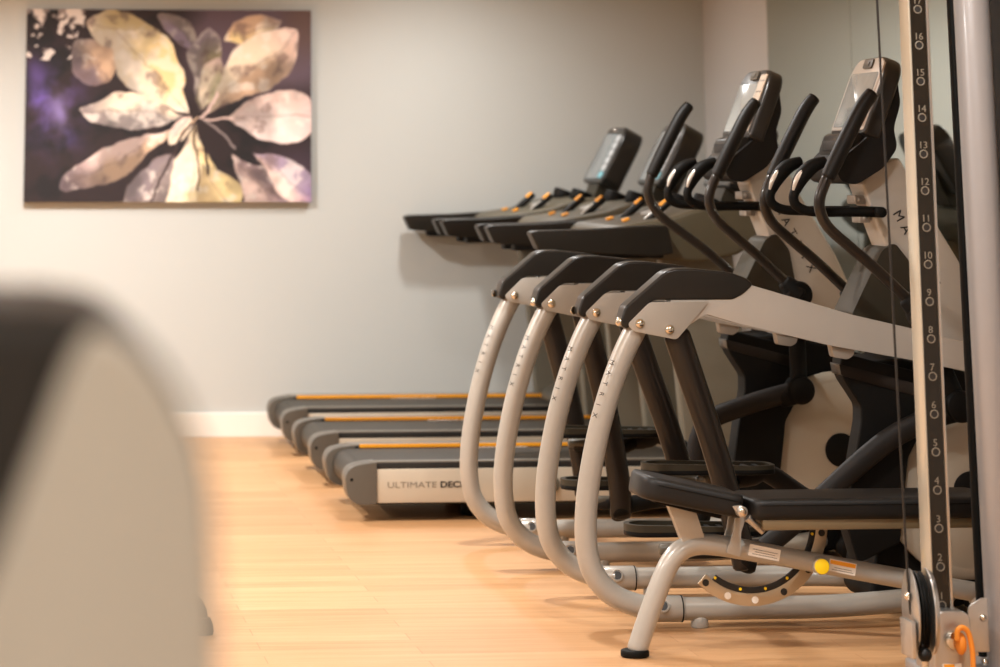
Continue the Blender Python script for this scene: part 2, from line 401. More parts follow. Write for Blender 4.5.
# ------------------------------------------------------------------ treadmills (rear ends at x = 1.5)
def make_treadmill(cy, label):
    x0 = 1.445; x1 = x0 + 0.095; hd = 0.03
    R = thing('treadmill', label, 'treadmill', (x0, cy, 0), 'treadmills in a row side-on to the back wall')
    P = lambda l: [(x0 + a, b) for a, b in l]
    PU = lambda l: [(x1 + a, b) for a, b in l]
    # running belt wrapped over the rear roller
    belt = [(0.06, 0.165)] + [(0.085 - 0.052 * sin(a), 0.165 - 0.052 * cos(a) + 0.0) for a in [pi * k / 10 for k in range(0, 11)]]
    belt = [(0.10 + 0.066 * cos(a), 0.178 + 0.066 * sin(a)) for a in [pi * 1.5 - pi * k / 12 for k in range(13)]] + [(1.50, 0.245), (1.50, 0.116)]
    obj('running_belt', prism(P(belt), cy - 0.29, cy + 0.29, 0.002, 1), M_belt, R)
    obj('deck_frame', box(x0 + 0.13, x0 + 1.98, cy - 0.375, cy + 0.375, 0.085, 0.17, 0.005), M_black, R)
    for s in (-1, 1):
        ya, yb = sorted((cy + s * 0.292, cy + s * (0.405 if s < 0 else 0.422)))
        rail = obj('side_rail', box(x0 + 0.10, x0 + 1.50, ya, yb, 0.205, 0.255, 0.006), M_railblk, R)
        obj('rail_tread', box(x0 + 0.11, x0 + 1.50, ya + 0.004, yb - 0.004 if s > 0 else yb - 0.06, 0.253, 0.260, 0.002), M_railtop, rail)
        yi = cy + s * 0.292
        if s > 0: obj('orange_stripe', box(x0 + 0.155, x0 + 1.49, *sorted((yi - s * 0.004, yi + s * 0.003)), 0.247, 0.262, 0.001, 1), M_orange, rail)
        if s > 0:
            text('rail_lettering', 'ULTIMATE DECK', 0.016, (x0 + 0.78, yi - 0.022, 0.2462), (1, 0, 0), (0, 1, .15), M_white, rail, width=0.24)
        # end cap
        c0, c1 = sorted((cy + s * 0.285, cy + s * 0.422))
        cap = rnd(P([(0.002, 0.20), (0.022, 0.238), (0.07, 0.252), (0.135, 0.258), (0.135, 0.092), (0.075, 0.086), (0.03, 0.10), (0.01, 0.14)]), [.03, .03, .05, .004, .004, .03, .03, .03])
        obj('end_cap', prism(cap, c0, c1, 0.014, 3), M_capg, R)
        if s < 0:
            obj('cap_screw', bolt((x0 + 0.03, c0 + 0.002, 0.19), (0, -1, 0), 0.008, 0.004), M_black, R)
        p0, p1 = sorted((cy + s * 0.38, cy + s * 0.414))
        sp = obj('side_panel', box(x0 + 0.136, x0 + 1.50, p0, p1, 0.094, 0.230, 0.006), M_panel, R)
        if s < 0:
            text('panel_lettering', 'ULTIMATE', 0.034, (x0 + 0.283, p0 - 0.0008, 0.165), (1, 0, 0), (0, 0, 1), M_inkg, sp, width=0.205)
            text('panel_lettering', 'DECK', 0.034, (x0 + 0.456, p0 - 0.0008, 0.165), (1, 0, 0), (0, 0, 1), M_ink, sp, width=0.112, bold=True)
            kb = cyl((x0 + 0.87, p0 + 0.003, 0.165), (x0 + 0.87, p0 - 0.035, 0.165), 0.032, 24, 0.008)
            obj('side_knob', kb, M_hood, R)
        obj('rear_foot', cyl((x0 + 0.58, cy + s * 0.22, 0.0), (x0 + 0.58, cy + s * 0.22, 0.10), 0.06, 24, 0.008), M_black, R)
        obj('transport_wheel', cyl((x0 + 1.85, cy + s * 0.24, 0.045), (x0 + 1.85, cy + s * 0.32, 0.045), 0.045, 24, 0.008), M_black, R)
        # uprights
        up = rnd(PU([(1.36, 0.20), (1.66, 0.20), (1.62, 0.7), (1.58, 1.10), (1.26, 1.10), (1.32, 0.7)]), .02)
        u0, u1 = sorted((cy + s * 0.325, cy + s * 0.405))
        obj('upright', prism(up, u0, u1, 0.02, 3), M_upright, R)
        # arm rest
        h0, h1 = sorted((cy + s * 0.49, cy + s * 0.60))
        rl = [(0.672, 1.172), (0.70, 1.180), (0.95, 1.186), (1.16, 1.20), (1.26, 1.20), (1.28, 1.085), (1.20, 1.073), (0.725, 1.097), (0.705, 1.102)]
        hr = obj('handrail', prism(rnd(PU(rl), [.01, .01, .05, .05, .01, .01, .03, .02, .02]), h0, h1, 0.010, 3), M_armrest, R)
        obj('rail_underside', box(x1 + 0.80, x1 + 1.24, h0 + 0.008, h1 - 0.008, 1.066, 1.125, 0.008), M_black, hr)
        # stick shaped controls
        g0 = Vector((x1 + 1.22, cy + s * 0.25, 1.19)); g1 = Vector((x1 + 1.345, cy + s * 0.25, 1.292))
        g = obj('control_lever', tube([g0, g0.lerp(g1, .5), g1], [.014, .017, .017], 3, 14), M_grip, R)
        dd = (g1 - g0).normalized()
        obj('orange_tip', tube([g1 - dd * .035 + Vector((-.008, 0, .006)), g1 + Vector((-.006, 0, .006))], [.0135, .0125], 1, 12), M_orange, g)
        if s < 0:
            obj('silver_face', slab(g0.lerp(g1, .42) + Vector((-.012, 0, .013)), (0, -1, 0), dd, .024, .075, .006, .008, .002), M_ltsil, g)
        obj('orange_key', slab((x1 + 1.17, cy + s * 0.165, 1.222), (0, -1, 0), (1, 0, .35), .05, .03, .01, .005, .002), M_orange, R)
    # motor hood
    hood = rnd(P([(1.46, 0.10), (1.48, 0.27), (1.58, 0.315), (1.95, 0.345), (2.10, 0.28), (2.13, 0.10), (2.0, 0.04), (1.6, 0.04)]), .04)
    obj('motor_hood', prism(hood, cy - 0.385, cy + 0.385, 0.03, 3), M_hood, R)
    obj('front_foot', box(x0 + 1.62, x0 + 1.9, cy - 0.3, cy + 0.3, 0, 0.05, 0.01), M_black, R)
    # dashboard
    ds = rnd(PU([(1.04, 1.150), (1.08, 1.195), (1.28, 1.225), (1.42, 1.270), (1.56, 1.285), (1.67, 1.262), (1.695, 1.17), (1.60, 1.08), (1.44, 1.045), (1.25, 1.050), (1.12, 1.09)]), .04)
    d = obj('dashboard', prism(ds, cy - 0.495, cy + 0.495, 0.025, 3), M_dash, R)
    obj('dash_ridge', slab((x1 + 1.33, cy, 1.25), (0, -1, 0), (1, 0, .28), .30, .05, .012, .012, .004), M_ltsil, d)
    for s in (-1, 1):
        obj('bottle_holder', cyl((x1 + 1.5, cy + s * 0.245, 1.26), (x1 + 1.52, cy + s * 0.245, 1.315), .058, 26, .01), M_black, d)
    # console
    b = Vector((x1 + 1.61, cy, 1.355)); t = Vector((x1 + 1.77, cy, 1.655)); V = (t - b).normalized(); U = Vector((0, -1, 0)); N = U.cross(V)
    c = (b + t) / 2
    nk = rnd(PU([(1.585, 1.25), (1.635, 1.37), (1.72, 1.45), (1.775, 1.58), (1.80, 1.56), (1.76, 1.35), (1.70, 1.25)]), .02)
    obj('console_neck', prism(nk, cy - 0.13, cy + 0.13, 0.015, 3), M_olive, R)
    con = obj('console', slab(c, U, V, .51, .33, .11, [.05, .05, .11, .11], .016, 3), M_bez, R)
    scr = obj('screen', slab(c + N * .003 - V * .01 - U * .055, U, V, .30, .265, .006, .012, .001), M_screen, con)
    for k in range(6):
        obj('screen_button', slab(c + N * .003 + U * .155 + V * (.095 - .043 * k), U, V, .095, .036, .005, .006, .001), M_uicy if k == 5 else M_uiblk, scr)
    obj('console_knob', sph(c + V * .148 + N * .002 - U * .02, .013), M_steel, con)
    for o in R.children_recursive:      # the deck sits a little lower and wider than drawn
        if o.name.split('.')[0] in ('running_belt', 'deck_frame', 'side_rail', 'rail_tread', 'orange_stripe', 'rail_lettering', 'end_cap', 'cap_screw', 'side_panel', 'panel_lettering', 'side_knob'):
            o.data.transform(Matrix.Translation((0, 0, -.02)) @ Matrix.Diagonal((1, 1.045, 1, 1)))
    return R
make_treadmill(15.34, 'treadmill closest to the back wall, its rear end farthest left')
make_treadmill(13.99, 'middle treadmill of three, its console mostly behind a black moving handlebar')
make_treadmill(12.63, 'nearest treadmill, with its lettered silver side panel in view behind the curved elliptical tubes')

# ------------------------------------------------------------------ elliptical machines
CE = 9.72
def make_elliptical(dy, label, phase=0.0, shift=0.0, dx0=0.0):
    """traced on the near machine (centre line y = CE), then moved back by dy"""
    R = thing('elliptical_trainer', label, 'elliptical machine', (2.1, CE, 0), 'elliptical machines between the bench and the treadmills')
    hw = 0.345
    def near(u_v, off=0.0): return ats(u_v, CE - hw + off)
    def side(pts, s, ph=0.0):   # near-side points carried to either side
        return [Vector((p.x, p.y if s < 0 else 2 * CE - p.y, p.z)) for p in pts]
    def pr(px, off, y0, y1, s, bev=.004, seg=2, r=0.0):
        q = xz(px, CE - hw + off)
        if r: q = rnd(q, r)
        a, b = CE - hw + y0, CE - hw + y1
        if s > 0: a, b = 2 * CE - b, 2 * CE - a
        return prism(q, a, b, bev, seg)
    for s in (-1, 1):
        # hooped rear tube running down to the floor and forward
        pts = near([(645, 314), (633, 334), (621, 360), (609.5, 392), (599, 430), (591, 470), (586.5, 505), (586, 540), (592, 570), (609, 592), (633, 604), (662, 608.5), (700, 608.5), (760, 607.5), (820, 606.5)])
        for x, dyy in ((2.86, .035), (3.03, .12), (3.17, .24), (3.22, hw)):
            pts.append(Vector((x, CE - hw + dyy, 0.062)))
        ft = obj('frame_tube', tube(side(pts, s), 0.0355, 5, 24), M_tube, R)
        jp = side(near([(662, 608.5), (683, 608.5)]), s)
        obj('tube_collar', cyl(jp[0] - Vector((.045, 0, 0)), jp[1], .0405, 28, .004), M_tube, ft)
        obj('collar_seam', cyl(jp[1] - Vector((.009, 0, 0)), jp[1] - Vector((.005, 0, 0)), .0413, 28), M_black, ft)
        jb = jp[0] + Vector((-.002, -.034, .012)); jn = Vector((-.35, -.88, .3)).normalized()
        jr = obj('joint_bolt', lathe(jb, jn, [(0, .021), (.009, .021), (.011, .017), (.006, .015), (.006, 0)], 24), M_tube, ft)
        obj('bolt_recess', cyl(jb + jn * .0062, jb + jn * .0075, .014, 20), M_ink, jr)
        fp = side(near([(690, 608.5)]), s)[0]
        obj('levelling_foot', cyl((fp.x + .03, fp.y, 0), (fp.x + .03, fp.y, .035), .028, 20, .004), M_tube, R)
        fp2 = Vector((3.12, CE + s * (hw - .2), 0))
        obj('levelling_foot', cyl(fp2, fp2 + Vector((0, 0, .035)), .028, 20, .004), M_black, R)
        # lettering running down the tube
        for k, ch in enumerate('MATRIX'):
            q = near([(613.5 - 3.4 * k, 362 + 10.5 * k)])[0]
            if s > 0: q.y = 2 * CE - q.y
            q = q + Vector((-.008, -.0305, 0))
            U_ = Vector((-.28, 0, -.96)).normalized(); N_ = Vector((-.62, -.76, .18)).normalized(); V_ = N_.cross(U_)
            text('tube_letter', ch, .022, q + N_ * .009, U_, V_, M_ink, ft)
        # plate, cover, beam
        pl = obj('side_plate', pr([(627, 324), (649, 302), (708.5, 301), (676, 339.5), (632, 331)], -.04, -.052, -.040, s, .002, 2, .012), M_plate, R)
        pli = obj('side_plate', pr([(627, 324), (649, 302), (708.5, 301), (676, 339.5), (632, 331)], -.04, .040, .052, s, .002, 2, .012), M_plate, R)
        for (bu, bv) in ((640, 323.5), (669.5, 329.5)):
            q = near([(bu, bv)], -.052)[0]
            if s > 0: q.y = 2 * CE - q.y
            obj('bolt', bolt((q.x, q.y, q.z), (0, s, 0), .016, .012), M_chrome, pl)
            obj('bolt', bolt((q.x, q.y - s * .104, q.z), (0, -s, 0), .016, .012), M_chrome, pli)
        q = near([(619.5, 322)], -.03)[0]
        if s > 0: q.y = 2 * CE - q.y
        obj('end_bolt', bolt(q, (-.6, s * .8, 0), .014, .012), M_chrome, pl)
        cp = [(617, 324), (622, 306), (662, 271), (672, 268), (690, 268), (728, 272), (744, 278), (750, 284), (741, 293), (730, 299), (650, 299.5), (631, 321), (624, 329)]
        obj('rail_cover', pr(cp, -.0, -.046, .046, s, .018, 4, .014), M_cap, R)
        bp = [(670, 300), (736, 297), (749, 284.5), (853, 315), (914, 329), (978, 346), (978, 374), (917, 361), (830, 345.5), (738, 323.5), (706, 314), (676, 334)]
        obj('top_beam', pr(bp, -.04, -.040, .040, s, .014, 3, .008), M_beam, R)
        # swing arm
        dx = phase + (0.02 if s > 0 else 0)
        sa = side(near([(677, 335), (692, 380), (706, 421), (721, 470), (737, 530), (745, 566)], .0), s)
        sa = [p + Vector((dx * (i / 5.0) ** 1.3, 0, 0)) for i, p in enumerate(sa)]
        arm = obj('swing_arm', tube(sa, [.045, .044, .043, .042, .042, .040], 4, 20, .55), M_arm, R)
        # pedal
        lo = s < 0
        pz = 0.285 if lo else 0.435
        px_ = (2.04 if lo else 2.19) + (.09 if lo and dy else -.01 if dy else 0)
        py_ = CE + s * 0.20
        ped = [(-.20, -.075), (.16, -.085), (.22, -.06), (.22, .06), (.16, .085), (-.20, .075), (-.235, .03), (-.235, -.03)]
        def xyslab(poly, cx, cyy, z0, z1, bev=.004, r=.03):
            pp = rnd([(cx + a, cyy + b) for a, b in poly], r)
            bm = bmesh.new(); f = bm.faces.new([bm.verts.new((a, b, z0)) for a, b in pp])
            rr = bmesh.ops.extrude_face_region(bm, geom=[f])
            for v in [g for g in rr['geom'] if isinstance(g, bmesh.types.BMVert)]: v.co.z = z1
            bmesh.ops.recalc_face_normals(bm, faces=bm.faces)
            return bevel(bm, bev)
        def rim(poly, cx, cyy, z0, z1, th, r=.03):
            n = len(rnd(poly, r)); a_ = rnd([(cx + a, cyy + b) for a, b in poly], r)
            k = .86; b_ = [(cx + (a - cx) * (1 - th / .22), cyy + (b - cyy) * (1 - th / .08)) for a, b in a_]
            bm = bmesh.new(); rings = []
            for ring, z in ((a_, z0), (a_, z1), (b_, z1), (b_, z0)):
                rings.append([bm.verts.new((a, b, z + (.008 if (a < cx - .1 and z == z1) else 0))) for a, b in ring])
            for i in range(4):
                A = rings[i]; B = rings[(i + 1) % 4]
                for j in range(n): bm.faces.new((A[j], A[(j + 1) % n], B[(j + 1) % n], B[j]))
            return bevel(bm, .003)
        pd = obj('pedal', xyslab(ped, px_ + .24, py_, pz - .018, pz, .006), M_black, R)
        obj('pedal_rim', rim(ped, px_ + .24, py_, pz - .002, pz + .012, .016), M_olive, pd)
        tread = bmesh.new()
        for i in range(9):
            tread = join(tread, box(px_ + .08 + i * .04, px_ + .095 + i * .04, py_ - .055, py_ + .055, pz, pz + .006, .001, 1))
        obj('foot_tread', tread, M_grip, pd)
        # bar from swing arm through the pedal to the rocker
        end = sa[-1]
        ky = CE + s * 0.305
        K = near([(955, 405)], .075)[0]; K.y = ky
        A0 = Vector((end.x + .0, ky, end.z + .02)); A1 = Vector((px_ + .47, ky, pz - .03)); 
        A2 = near([(860, 459)], .075)[0]; A2.y = ky
        if not lo: A2 = A2 + Vector((0, 0, -.20))
        elif dy: A2 = A2 + Vector((-.17, 0, -.02)); K = K + Vector((-.12, 0, -.05))
        A3 = near([(900, 430)], .075)[0]; A3.y = ky
        if not lo: A3 = A3 + Vector((0, 0, -.28)); K = K + Vector((0, 0, -.34))
        elif dy: A3 = A3 + Vector((-.15, 0, -.03))
        obj('pedal_arm', tube([Vector((px_ + .12, ky, pz - .06)), A1 + Vector((-.08, 0, -.02)), A1, A2, A3, K], [.022, .028, .033, .036, .036, .036], 4, 18, .7), M_link, R)
        obj('swing_link', tube([end, Vector((end.x + .015, (end.y + ky) / 2, (end.z + pz) / 2 - .02)), Vector((px_ + .36, ky, pz - .05))], [.036, .03, .026], 3, 18), M_black, R)
        obj('pedal_bracket', tube([Vector((px_ + .1, ky, pz - .05)), Vector((px_ + .22, ky - s * .02, pz - .05)), Vector((px_ + .24, py_, pz - .04))], .018, 3, 12), M_hood, R)
        obj('rocker_hub', join(cyl((K.x, ky - .045, K.z), (K.x, ky + .045, K.z), .052, 28, .014), tube([K + Vector((-.07, 0, -.03)), K + Vector((.02, 0, .005))], [.036, .05], 1, 18, .8)), M_black, R)
        # moving handlebar
        mh = [(872, 93), (862, 107), (848, 135), (836, 160), (828, 177)]
        lowr = [(827, 178), (820, 197), (820.5, 212), (829, 228), (850, 247), (878, 271), (922, 313)]
        sh = shift * (1 if s > 0 else 0)
        offs = Vector((sh, 0, 0))
        mp = [p + offs for p in side(near(mh, 0.0), s)]; lp = [p + offs * (1 - i / 6) for i, p in enumerate(side(near(lowr, 0.0), s))]
        bar = obj('moving_handlebar', tube(lp, .0185, 5, 20), M_arm, R)
        obj('foam_grip', tube(mp, [.0225, .0255, .0265, .026, .0235], 5, 20), M_grip, bar)
        PV = lp[-1]
        obj('pivot_knob', join(cyl((PV.x, PV.y - .035, PV.z), (PV.x, PV.y + .035, PV.z), .05, 28, .014), tube([PV + Vector((-.05, 0, .045)), PV], [.03, .045], 1, 18)), M_black, R)
        obj('rocker_arm', tube([Vector((PV.x, ky, PV.z)), Vector(((PV.x + K.x) / 2, ky, (PV.z + K.z) / 2)), K], [.034, .032, .034], 3, 18, .7), M_black, R)
        # fixed hand grip with sensor
        fo = hw - .15
        fx = [(876, 212), (845, 212), (822, 212), (806, 210.5), (796, 205), (793.5, 197), (796, 189)]
        fg = [(795.5, 191), (799, 182), (805, 173), (813, 166), (825, 161)]
        fixed = obj('fixed_handlebar', tube(side(near(fx, fo), s), .0165, 5, 18), M_black, R)
        gp = side(near(fg, fo), s)
        obj('sensor_grip', tube(gp, [.017, .023, .026, .024, .017], 4, 18), M_black, fixed)
        obj('sensor_plate', tube([p + Vector((-.010, -.010, .003)) for p in gp[:4]], [.005, .011, .012, .007], 4, 16), M_silv, fixed)
        # round drive cover
        Cc = at(970, 490, CE - .2); rr = 0.285
        y0, y1 = CE + s * .17, CE + s * .205
        dc = obj('drive_cover', lathe((Cc.x, y0, Cc.z), (0, s, 0), [(0, rr), (.02, rr), (.032, rr - .012), (.0345, rr - .03), (.036, rr - .035), (.036, rr - .038), (.0385, rr - .042), (.046, .12), (.048, .0)], 72), M_disc, R)
        obj('cover_hub', lathe((Cc.x - .0, y0 + s * .045, Cc.z), (0, s, 0), [(0, .062), (.008, .062), (.014, .05), (.014, 0)], 36), M_black, dc)
        # grey bracket under the beam
        obj('beam_bracket', pr([(829, 342), (853, 348), (852, 355), (846, 359), (832, 357)], .0, -.02, .03, s, .004, 2, .008), M_bracket, R)
    # dark neck and body between the covers
    nb = [(833, 356), (870, 352), (930, 364), (985, 380), (1000, 480), (985, 560), (930, 592), (850, 592), (842, 582), (850, 520), (847, 455), (853, 420), (853, 404), (846, 393), (836, 378), (832, 366)]
    q = xz(nb, CE + .165)
    obj('drive_housing', prism(rnd(q, .02), CE - .165, CE + .165, .02, 3), M_black, R)
    for s in (-1,):
        nk = [(834, 351), (918, 372), (918, 420), (900, 455), (892, 540), (850, 560), (838, 520), (847, 455), (853, 420), (853, 404), (846, 393), (836, 378), (832, 366)]
        q = rnd(xz(nk, CE - .16), .012)
        a, b = sorted((CE + s * .15, CE + s * .25))
        nkk = obj('beam_support', prism(q, a, b, .02, 3), M_black, R)
        q2 = rnd(xz([(831, 362), (916, 384), (916, 396), (842, 376), (833, 373)], CE - .16), .004)
        obj('support_trim', prism(q2, a - .004, b + .004, .004), M_arm, nkk)
    # front stabiliser
    obj('front_stabiliser', tube([(3.2, CE - .3, .05), (3.24, CE, .05), (3.2, CE + .3, .05)], .04, 5, 20), M_black, R)
    # mast
    ms = [(862, 183), (880, 165), (899, 157), (925, 205), (963, 268), (992, 330), (992, 372), (935, 360), (905, 300), (888, 251), (878, 225)]
    q = rnd(xz(ms, CE - .085), .015)
    mast = obj('mast', prism(q, CE - .085, CE + .085, .016, 3), M_mast, R)
    for k, ch in enumerate('MATRIX'):
        o_ = at(898.5 + 7.2 * k, 216 + 13.2 * k, CE - .0862)
        text('mast_letter', ch, .046, o_ + Vector((0, -.0006, 0)), (.55, 0, -1), (1, 0, .55), M_ink, mast)
    for (u, v) in ((867, 200), (872, 219)):
        c_ = at(u, v, CE - .13)
        obj('handlebar_clamp', join(box(c_.x - .018, c_.x + .02, CE - .05, CE + .05, c_.z - .015, c_.z + .015, .006), bolt((c_.x, CE - .05, c_.z), (0, -1, 0), .009)), M_bracket, R)
    hb = at(876, 212, CE - .13)
    obj('handlebar_crosstube', cyl((hb.x, CE - .2, hb.z), (hb.x, CE + .2, hb.z), .018, 20, .004), M_black, R)
    # dark pivot shroud at the foot of the mast
    q = rnd(xz([(853, 316), (884, 250), (897, 243), (912, 262), (926, 334)], CE - .13), .015)
    sh_ = obj('pivot_shroud', prism(q, CE - .11, CE + .11, .02, 3), M_olive, R)
    # console head
    b = Vector((2.80, CE, 1.535)); t = Vector((2.888, CE, 1.80))
    b = at(846, 134, CE); t = at(873, 57, CE)
    V = (t - b).normalized(); U = Vector((0, -1, 0)); N = U.cross(V); c = (b + t) / 2; hh = (t - b).length
    con = obj('console', slab(c, U, V, .40, hh, .06, [.02, .02, .10, .10], .014, 3), M_bez, R)
    obj('silver_bezel', slab(c + V * .003 + N * .003, U, V, .375, hh - .02, .01, [.01, .01, .09, .09], .003), M_bez if dy else M_silv, con)
    scr = obj('screen', slab(c - V * .018 + N * .006 - U * (.045 if dy else .01), U, V, .25 if dy else .31, hh - .085, .008, .01, .001), M_screenb, con)
    ks = obj('key_strip', slab(c + N * .006 + U * (.128 if dy else .172), U, V, .09 if dy else .016, hh - .05, .006, .006, .001), M_keys, con)
    if dy:
        for k in range(5):
            obj('key_divider', slab(c + N * .0065 + U * .128 + V * (.09 - .045 * k), U, V, .075, .004, .002, .001, .0005, 1), M_bez, ks)
    fv = join(slab(c + V * (hh / 2 - .028) + N * .010, U, V, .10, .035, .012, .012, .003), slab(c + V * (hh / 2 - .028) + N * .013, U, V, .05, .018, .004, .006, .001))
    obj('console_fan', fv, M_capg, con)
    pr_ = [(2, 0)]
    q = []
    Yr = CE - .2
    shell = xz([(898, 72), (902, 104), (895, 128), (899, 148), (885, 168), (858, 185), (843, 182), (838, 172), (846, 156), (868, 138), (882, 120)], Yr)
    # rear shell tapers towards the middle: a narrower and a wider prism
    obj('console_shell', prism(rnd(shell, .02), CE - .185, CE + .185, .03, 4), M_grip, R)
    lm = xz([(824, 135), (850, 131), (856, 150), (848, 168), (822, 166), (818, 152)], CE + .15)
    mod = obj('control_module', prism(rnd(lm, .012), CE - .15, CE + .15, .01, 3), M_bez, R)
    mc = at(822, 145, CE + .15); mx = min(p[0] for p in lm)
    obj('slot', box(mx - .004, mx + .04, CE - .085, CE + .085, mc.z - .022, mc.z + .014, .004), M_ink, mod)
    for k in range(3):
        obj('module_button', box(mx - .003, mx + .02, CE - .12 + .05 * k, CE - .09 + .05 * k, mc.z - .07, mc.z - .045, .003), M_uiblk if k else M_uicy, mod)
    R.location = (2.1 + dx0, CE + dy, 0)
    R.rotation_euler = (0, 0, radians(1.2) if dy else 0)
    return R
make_elliptical(0.0, 'nearest elliptical trainer, directly behind the weight bench and the drilled column', 0.0)
make_elliptical(1.35, 'farther elliptical trainer, between the nearest one and the treadmills', -0.08, -0.08, -0.04)

# ------------------------------------------------------------------ weight bench
def make_bench():
    Y = 8.85
    R = thing('weight_bench', 'flat adjustable weight bench with black vinyl pads and a yellow round sticker', 'bench', (1.925, Y, 0))
    # rear leg curving into the main tube
    lp = ats([(637, 650), (648, 617), (661, 582), (671, 561), (683, 549), (698, 544.5), (715, 545), (735, 548)], Y)
    mp = ats([(732, 547.5), (790, 558), (850, 569), (905, 579), (975, 592)], Y)
    fr = obj('main_tube', tube(lp + mp[1:], [.031] * len(lp) + [.029] * 4, 5, 24), M_tube, R)
    f0 = at(635, 657, Y)
    obj('foot_pad', cyl((f0.x, Y, 0), (f0.x, Y, .022), .043, 32, .006), M_black, R)
    # front cross foot
    e = mp[-1]
    obj('front_foot', join(tube([e, Vector((e.x + .05, Y, .06))], .029, 1, 20), tube([(e.x + .06, Y - .24, .035), (e.x + .06, Y + .24, .035)], .032, 1, 20)), M_tube, R)
    # seat post
    q = rnd(xz([(667, 505), (693, 507), (706, 546), (684, 548)], Y), .004)
    obj('seat_post', prism(q, Y - .022, Y + .022, .006), M_tube, R)
    # pads
    def cushion(name, A, B, wA, wB, th, rA, rB):
        A = Vector(A); B = Vector(B); ax = (B - A); L = ax.length; ax.normalize(); up = Vector((-ax.z, 0, ax.x)); n = 26
        bm = bmesh.new(); rings = []
        ts = [0, .004, .012, .025, .045, .07, .10] + [.12 + (L - .24) * k / 8 for k in range(9)] + [L - x for x in (.10, .07, .045, .025, .012, .004, 0)]
        for x in ts:
            w = wA + (wB - wA) * x / L; h = th / 2
            for e, r in ((x, rA), (L - x, rB)):
                if e < r: w *= (.35 + .65 * math.sqrt(max(0, 1 - ((r - e) / r) ** 2)))
                if e < .02: h *= (.72 + .28 * math.sqrt(max(0, 1 - ((.02 - e) / .02) ** 2)))
            rc = min(.022, h * .9)
            sec = rnd([(-w, -h), (w, -h), (w, h), (-w, h)], rc, 5)
            rings.append([bm.verts.new(A + ax * x + Vector((0, yy, 0)) + up * (zz + (.004 * (1 - (yy / max(w, .01)) ** 2) if zz > 0 else 0))) for yy, zz in sec])
        m_ = len(rings[0])
        for p, q in zip(rings, rings[1:]):
            for k in range(m_): bm.faces.new((p[k], p[(k + 1) % m_], q[(k + 1) % m_], q[k]))
        bm.faces.new(rings[0]); bm.faces.new(rings[-1])
        o = obj(name, bm, M_vinyl, R, angle=70)
        for sy in (-1, 1):
            sp_ = [A + ax * x + Vector((0, Y * 0 + sy * (wA + (wB - wA) * x / L + .0005), 0)) + up * (th * .22) for x in (rA * 1.0, L * .5, L - rB * 1.0)]
            obj('seam', tube(sp_, .0018, 2, 8), M_black, o)
        return o
    sA = at(634, 485, Y); sA.z = at(640, 487.5, Y - .13).z; sB = at(735, 500, Y); sB.z = at(735, 508.5, Y - .13).z
    cushion('seat_pad', sA, sB, .125, .135, .068, .045, .02)
    bA = at(739, 500, Y); bA.z = at(745, 510.8, Y - .14).z; bB = at(985, 500, Y); bB.z = bA.z
    cushion('back_pad', bA, bB, .135, .145, .062, .03, .05)
    z1 = at(800, 520.5, Y - .14).z
    xa = at(752, 520, Y).x; xb = at(980, 520, Y).x
    obj('back_frame', box(xa, xb, Y - .125, Y + .125, z1 - .03, z1 + .002, .006), mat('warm_steel_rail', (116, 100, 74), .4, .3), R)
    q = rnd(xz([(655, 499), (722, 514), (721, 519), (655, 503)], Y - .07), .002)
    obj('seat_frame', prism(q, Y - .07, Y + .07, .002), M_black, R)
    # clevis that carries the pads
    q = rnd(xz([(736, 512), (747, 514), (741, 532), (740, 557), (726, 553), (733, 532)], Y - .04), .006)
    obj('pivot_bracket', prism(q, Y - .045, Y - .033, .002), M_plate, R); obj('pivot_bracket', prism(q, Y + .033, Y + .045, .002), M_plate, R)
    pv = at(741.5, 511.5, Y - .15)
    pvr = obj('pivot_pin', join(cyl((pv.x, Y - .165, pv.z), (pv.x, Y + .165, pv.z), .016, 24, .003), prism(rnd(xz([(732, 506), (741, 505), (747, 512), (739, 517)], Y - .15), .004), Y - .155, Y - .147, .002)), M_steel, R)
    obj('pin_head', bolt((pv.x, Y - .165, pv.z), (0, -1, 0), .0115, .006), M_chrome, pvr)
    l0 = at(748, 518, Y - .1); l1 = at(763, 532, Y - .1)
    obj('latch_handle', tube([l0, l1], [.012, .009], 1, 14), M_steel, R)
    # curved ladder plate
    ctr = at(750, 523, Y + .04); r1 = .242; r0 = .205
    a0, a1 = radians(-134), radians(4)
    pts = []; n = 40
    for k in range(n + 1):
        a = a0 + (a1 - a0) * k / n; pts.append((ctr.x + r1 * cos(a), ctr.z + r1 * sin(a)))
    for k in range(n, -1, -1):
        a = a0 + (a1 - a0) * k / n; pts.append((ctr.x + r0 * cos(a), ctr.z + r0 * sin(a)))
    lad = obj('ladder_plate', prism(pts, Y + .036, Y + .043, .0015), M_goldarc, R)
    st = []
    for k in range(n + 1):
        a = a0 + .12 + (a1 - a0 - .12) * k / n; st.append((ctr.x + .2048 * cos(a), ctr.z + .2048 * sin(a)))
    for k in range(n, -1, -1):
        a = a0 + .12 + (a1 - a0 - .12) * k / n; st.append((ctr.x + .186 * cos(a), ctr.z + .186 * sin(a)))
    obj('scale_strip', prism(st, Y + .035, Y + .04, .001), M_ink, lad)
    for k, a in enumerate([-128, -103, -80, -58, -35, -12]):
        a = radians(a + 2); p = Vector((ctr.x + .195 * cos(a), Y + .0345, ctr.z + .195 * sin(a)))
        obj('scale_mark', cyl(p + Vector((0, .001, 0)), p - Vector((0, .0006, 0)), .0045, 10), M_yel, lad)
        a = radians([-130, -110, -88, -64, -38, -8][k]); p = Vector((ctr.x + .224 * cos(a), Y + .0355, ctr.z + .224 * sin(a)))
        obj('pin_hole_disc', cyl(p + Vector((0, .0006, 0)), p - Vector((0, .0006, 0)), .0105, 20), M_white if 0 < k < 3 else M_ink, lad)
    # plunger that locks the ladder plate, stickers
    tcx = at(820, 565.5, Y - .03)
